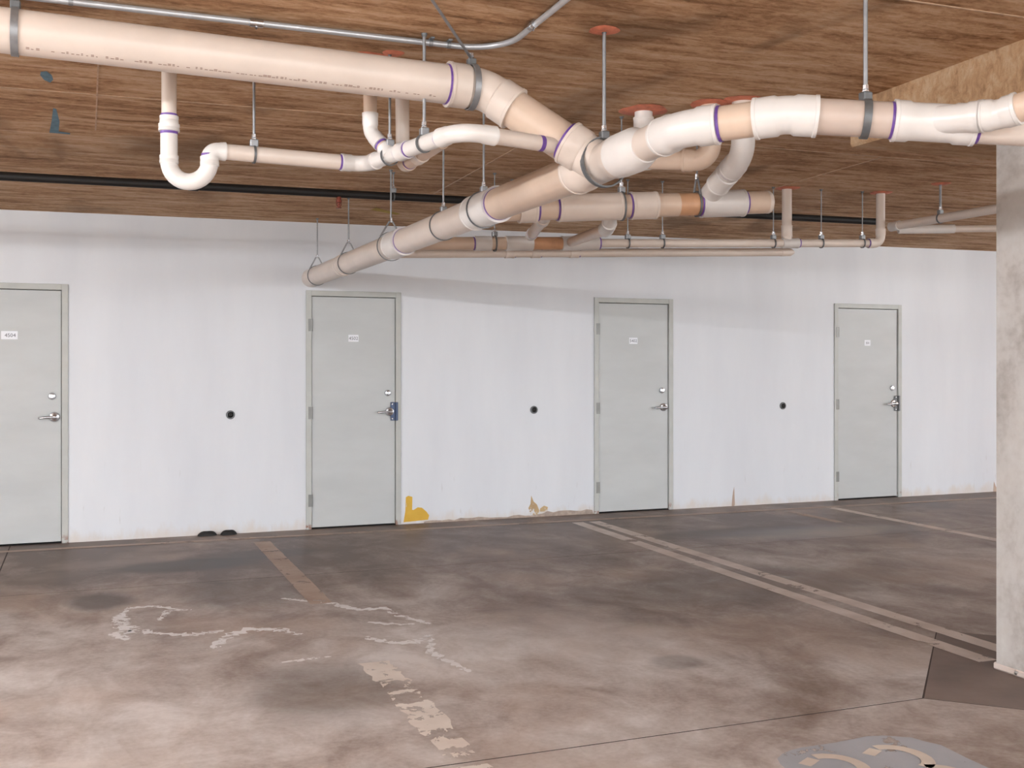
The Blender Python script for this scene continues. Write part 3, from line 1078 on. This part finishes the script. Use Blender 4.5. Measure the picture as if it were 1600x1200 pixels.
# two risers behind the right run
ra = thing('riser_pipe', (3.07, 4.97, 2.6), 'tan riser behind the right run turning left, beside the white elbow riser', 'pipe', 'plastic riser pipes')
q0, q1, q2 = V(3.072, 4.973, ceil_z(3.072, 4.973) + .02), V(3.072, 4.973, 2.555), V(2.78, 5.20, 2.585)
n0, n1 = elbow(ra, q0, q1, q2, 0.053, R=0.08, L=0.05, mat='pvc_tan')
pipe(ra, q0, n0, 0.052, 'pvc_tan')
pipe(ra, n1, q2, 0.052, 'pvc_tan')
firestop(3.072, 4.973, 0.07)
rb = thing('riser_pipe', (3.20, 4.85, 2.6), 'white riser behind the right run angled down into the capped drain', 'pipe', 'plastic riser pipes')
q0, q1, q2 = V(3.20, 4.86, ceil_z(3.20, 4.86) + .02), V(3.20, 4.86, 2.575), V(3.25, 5.28, 2.425)
n0, n1 = elbow(rb, q0, q1, q2, 0.059, R=0.11, L=0.07, mat='pvc_grey', prim=(1,))
pipe(rb, q0, n0, 0.058, 'pvc_cream')
pipe(rb, n1, q2, 0.058, 'pvc_grey')
coupling(rb, n1.lerp(q2, 0.35), q2 - q1, 0.058, 0.13, 'pvc_white')
firestop(3.20, 4.86, 0.07)

# ------------------------------------------------------------------ 5. low line along the wall
ll = thing('waste_pipe', (3.8, 7.05, 2.36), 'slim waste line running parallel to the wall with an upturned right end', 'pipe', 'plastic waste lines')
l0, l1, l2, l3 = V(1.95, 7.16, 2.300), V(3.42, 7.06, 2.352), V(5.83, 6.93, 2.437), V(5.83, 6.93, ceil_z(5.83, 6.93) + 0.02)
ld = (l2 - l1).normalized()
le = (l1 - l0).normalized()
pipe(ll, l0, l1, 0.045, 'pvc_tan')
coupling(ll, l0.lerp(l1, 0.42), le, 0.045, 0.12, 'pvc_grey', prim=(0,))
coupling(ll, l0.lerp(l1, 0.60), le, 0.045, 0.20, 'pvc_grey')
pipe(ll, l0.lerp(l1, 0.66), l0.lerp(l1, 0.84), 0.0455, 'pvc_orange')
coupling(ll, l0.lerp(l1, 0.91), le, 0.045, 0.28, 'pvc_grey', prim=(1,))
z0, z1 = elbow(ll, l1, l2, l3, 0.034, R=0.06, L=0.045, mat='pvc_cream', prim=(0,))
pipe(ll, l1, z0, 0.031, 'pvc_cream')
pipe(ll, z1, l3, 0.034, 'pvc_cream', name='riser')
firestop(5.83, 6.93, 0.055)
coupling(ll, l1.lerp(l2, 0.66), ld, 0.034, 0.14, 'pvc_grey', prim=(1,))
# parallel slimmer pipe just behind the low line
lp = thing('waste_pipe', (4.2, 7.3, 2.35), 'short pale waste pipe tucked behind the slim line on the wall side', 'pipe', 'plastic waste lines')
pipe(lp, (1.96, 7.37, 2.253), (5.10, 7.22, 2.367), 0.032, 'pvc_cream')
MB().sweep([((5.10, 7.22, 2.367), 0.034), ((5.19, 7.216, 2.369), 0.030), ((5.22, 7.215, 2.370), 0.012)], 24).build('end_cap', 'pvc_cream', lp)
for X in (2.85, 3.05, 3.35):
    coupling(lp, V(2.2, 7.36, 2.262).lerp(V(5.10, 7.22, 2.367), (X - 2.2) / 2.9), (2.9, -.14, .105), 0.032, 0.07, 'pvc_cream', prim=(1,))
# riser dropping into it
r3 = thing('riser_pipe', (4.99, 6.98, 2.6), 'pale riser dropping to the slim line left of its upturned end', 'pipe', 'plastic riser pipes')
pipe(r3, (4.99, 6.985, ceil_z(4.99, 6.98) + .02), (4.99, 6.985, 2.42), 0.037, 'pvc_cream')
coupling(r3, (4.99, 6.985, 2.50), (0, 0, 1), 0.037, 0.09, 'pvc_cream')
firestop(4.99, 6.985, 0.06)

# ------------------------------------------------------------------ 6. far right pair
fr1 = thing('waste_pipe', (6, 6.2, 2.58), 'grey-white waste pipe slanting toward the column at the far right', 'pipe', 'plastic waste lines')
pipe(fr1, (6.0, 6.97, 2.583), (6.0, 4.2, 2.583), 0.033, 'pvc_cream')
coupling(fr1, (6.0, 6.96, 2.583), (0, -1, 0), 0.033, 0.10, 'pvc_white')
fr2 = thing('waste_pipe', (6.6, 6.75, 2.55), 'lower pale waste pipe leading right behind the column from the slanting one', 'pipe', 'plastic waste lines')
u0, u1 = V(6.06, 6.98, 2.562), V(8.6, 5.85, 2.575)
ud = (u1 - u0).normalized()
pipe(fr2, u0, u0 + ud * 0.42, 0.035, 'pvc_white')
pipe(fr2, u0 + ud * 0.40, u1, 0.028, 'pvc_cream')

# ------------------------------------------------------------------ 7. sprinkler line
sp0, sp1 = V(-3.5, 7.30, 2.610), V(6.15, 7.30, 2.665)
sp = thing('sprinkler_pipe', (1.5, 7.3, 2.62), 'black sprinkler pipe running level across the ceiling near the white wall', 'pipe')
pipe(sp, sp0, sp1, 0.027, 'black_pipe')
sdv = (sp1 - sp0).normalized()
for X in (1.60, 2.52):
    c = sp0.lerp(sp1, (X + 3.5) / 9.65)
    m = MB()
    m.sweep([(c - Vector((0, 0, .015)), 0.016), (c - Vector((0, 0, 0.045)), 0.016), (c - Vector((0, 0, 0.047)), 0.020), (c - Vector((0, 0, 0.060)), 0.020), (c - Vector((0, 0, .062)), 0.009), (c - Vector((0, 0, 0.085)), 0.007)], 16)
    for s in (-1, 1):
        m.sweep([(c + Vector((s * .014, 0, -.060)), 0.003), (c + Vector((s * .016, 0, -.078)), 0.003), (c + Vector((0, 0, -.095)), 0.004)], 8)
    m.sweep([(c - Vector((0, 0, 0.094)), 0.018), (c - Vector((0, 0, 0.098)), 0.018)], 20)
    m.build('sprinkler_head', 'rust', sp)
for X in (-1.2, 0.65, 4.3):
    c = sp0.lerp(sp1, (X + 3.5) / 9.65)
    MB().sweep([(c - sdv * 0.03, 0.032), (c + sdv * 0.03, 0.032)], 20).build('pipe_joint', 'black_pipe', sp)

# ------------------------------------------------------------------ 8. steel conduit on the ceiling
cd = thing('conduit', (0.6, 4.41, 2.83), 'thin galvanised conduit on the ceiling bending away at the top centre', 'conduit')


def cpt(x, y):
    return V(x, y, ceil_z(x, y) - 0.018)


def fillet(a, v, b, R, n=12):
    d1, d2 = (v - a).normalized(), (b - v).normalized()
    ang = d1.angle(d2)
    tl = R * math.tan(ang / 2)
    s = v - d1 * tl
    nrm = d1.cross(d2).normalized()
    ctr = s + nrm.cross(d1) * R
    return [ctr + Matrix.Rotation(ang * i / n, 3, nrm) @ (s - ctr) for i in range(n + 1)]


ca, cb, cc = cpt(-3.5, 4.30), cpt(1.685, 4.425), cpt(1.69, 1.0)
path = [ca] + fillet(ca, cb, cc, 0.20) + [cc]
MB().sweep([(p, 0.0125) for p in path], 16).build('tube', 'zinc', cd)
for (x, y, d) in ((0.633, None, 0), (1.68, 4.06, 1)):
    if d == 0:
        y = 4.30 + (x + 3.5) / 5.185 * 0.125
    c = cpt(x, y)
    dv = (cb - ca).normalized() if d == 0 else (cc - cb).normalized()
    MB().sweep([(c - dv * .026, 0.0145), (c - dv * .026, 0.0165), (c - dv * 0.004, 0.0165), (c - dv * .004, 0.0175), (c + dv * .004, 0.0175), (c + dv * .004, 0.0165), (c + dv * .026, 0.0165), (c + dv * .026, 0.0145)], 18).build('coupling', 'chrome', cd)
    MB().sweep([(c + Vector((0, 0, -.015)), 0.005), (c + Vector((0, -0.006, -.023)), 0.005)], 8).build('set_screw', 'chrome', cd)
for (x, y) in ((-0.05, 4.383), (1.36, 4.417), (1.44, 4.419), (1.687, 3.2)):
    c = cpt(x, y)
    m = MB()
    if y < 4:
        m.bbox(c.x - .035, c.x + .035, c.y - .009, c.y + .009, c.z + .010, c.z + .018, .002)
    else:
        m.bbox(c.x - .009, c.x + .009, c.y - .035, c.y + .035, c.z + .010, c.z + .018, .002)
    m.band(c, (cb - ca) if y > 4 else (cc - cb), 0.0125, 0.0145, 0.016, 20)
    m.build('conduit_strap', 'steel', cd, False)

# ------------------------------------------------------------------ 9. hangers
MLD = (pB - pA).normalized()
hanger(pA.lerp(pB, (-0.238 + 2.6) / 4.185), MLD, R6, 'wide grey band hanger on the large pipe at the left edge', style='band', mat='steel')
hanger(V(1.53, 4.38, 2.661), MLD, R6 * 1.10, 'grey band hanger with slanting brace on the large pipe elbow', style='band', mat='steel', brace=(1.10, 3.75, ceil_z(1.10, 3.75)))
hanger(trunk(4.07), TD, R6 * 1.19, 'hanger on a short rod at the branch fitting in the centre', style='band', mat='dark_steel', rod=0.008, brace=None)
hanger(E2 + d3 * 0.27, d3, R4, 'dark band hanger on the right run left of its purple ring', style='band', mat='dark_steel', rod=0.008)
for Y, lab in ((9.52, 'wire yoke hanger on the drain trunk next to the white wall'), (8.40, 'thin hoop hanger on the trunk above the second door'),
               (7.22, 'wire yoke hanger at the white trunk coupling'), (6.12, 'hoop hanger on the trunk in front of the black sprinkler pipe'), (5.46, 'hoop hanger at the trunk coupling nearest the branch fitting')):
    hanger(trunk(Y), TD, R6 * (1.14 if Y in (7.22, 5.46) else 1.0), lab, style='clevis' if Y > 7 else 'ring', group='trunk hangers')
hanger(V(0.69, 4.866, 2.403), (1, 0.07, 0), R2, 'thin strap hanger on the trap line right of the trap', style='ring', rod=0.006, group='trap line hangers')
hanger(V(1.248, 4.66, 2.40), V(0.06, -.32, 0), R2 * 1.14, 'small rod hanger on the trap line between the pair of risers', style='ring', rod=0.006, group='trap line hangers')
hanger(V(1.315, 4.36, 2.402), V(0.12, -.5, 0), R2, 'small rod hanger on the trap line right of the risers', style='ring', rod=0.007, group='trap line hangers')
hanger(sdp(0.47), dd, RB * 1.13, 'thin rod hanger on the capped drain left of its orange section', style='ring', rod=0.004, group='capped drain hangers')
hanger(sdp(0.735), dd, RB * 1.0, 'clevis hanger on the capped drain beside the white angled riser', style='clevis', rod=0.005, group='capped drain hangers')
hanger(l0.lerp(l1, 0.48), le, 0.052, 'small hoop hanger on the slim line just right of the trunk', style='ring', rod=0.004, group='slim line hangers')
for u, lab in ((0.10, 'small hoop hanger on the slim line beside its sloping inlet'), (0.215, 'small hoop hanger on the slim line below the orange-tan drain section'),
               (0.60, 'thin rod hanger on the slim line left of the pale riser'), (0.775, 'thin rod hanger on the slim line right of the pale riser'),
               (0.93, 'thin rod hanger on the slim line at its upturned end')):
    hanger(l1.lerp(l2, u), ld, 0.033, lab, style='ring', rod=0.004, mat='dark_steel', group='slim line hangers')
hanger(V(6.0, 6.47, 2.583), (0, 1, 0), 0.033, 'dark rod hanger on the slanting pipe at the far right', style='ring', rod=0.009, mat='dark_steel')
for X, lab in ((1.98, 'thin rod hanger holding the black sprinkler pipe left of the trunk'), (2.86, 'thin rod hanger holding the black sprinkler pipe above the trunk')):
    hanger(sp0.lerp(sp1, (X + 3.5) / 9.65), sdv, 0.027, lab, style='ring', rod=0.005, group='sprinkler pipe hangers')

for (x, y, r) in ((trunk(4.07).x, 4.07, 0.04), (6.0, 6.47, 0.045), (1.262, 4.66, 0.03)):
    firestop(x, y, r)

# ------------------------------------------------------------------ 10. small things on the wall and floor
for X, lab in ((1.185, 'round dark metal wall plug left of the second door'), (4.062, 'round dark metal wall plug left of the middle door'),
               (6.941, 'round dark metal wall plug left of the rightmost door')):
    t = thing('wall_plug', (X, WY, 1.042), lab, 'wall plug', 'round wall plugs')
    MB().sweep([((X, WY + .002, 1.042), 0.038), ((X, WY - 0.008, 1.042), 0.038), ((X, WY - 0.011, 1.042), 0.034), ((X, WY - 0.011, 1.042), 0.026), ((X, WY - 0.006, 1.042), 0.025)], 28).build('flange', 'dark_steel', t)
    MB().sweep([((X, WY - 0.005, 1.042), 0.024), ((X, WY - 0.012, 1.042), 0.018), ((X, WY - 0.016, 1.042), 0.008)], 20).build('plug_core', 'rubber', t)
for X, s, lab in ((0.984, 1.0, 'left one of two small black rubber lumps at the foot of the wall'), (1.165, 0.85, 'right one of two small black rubber lumps at the foot of the wall')):
    vs, fs = [], []
    n, m = 14, 6
    for i in range(m + 1):
        th = math.pi / 2 * i / m
        for j in range(n):
            a = 2 * math.pi * j / n
            q = math.cos(th) ** 0.6 * (1 + 0.12 * math.sin(2 * a + X) + 0.06 * math.sin(5 * a))
            vs.append((X + 0.075 * s * q * math.cos(a), 9.745 + 0.036 * q * math.sin(a), 0.036 * math.sin(th) * (1 + .15 * math.sin(3 * a))))
    for i in range(m):
        for j in range(n):
            fs.append((i * n + j, i * n + (j + 1) % n, (i + 1) * n + (j + 1) % n, (i + 1) * n + j))
    fs.append(tuple(range(n - 1, -1, -1)))
    fs.append(tuple(m * n + j for j in range(n)))
    tag(mesh_obj('rubber_lump', vs, fs, M['rubber'], None, True, 60), lab, 'rubber lump', 'rubber lumps')
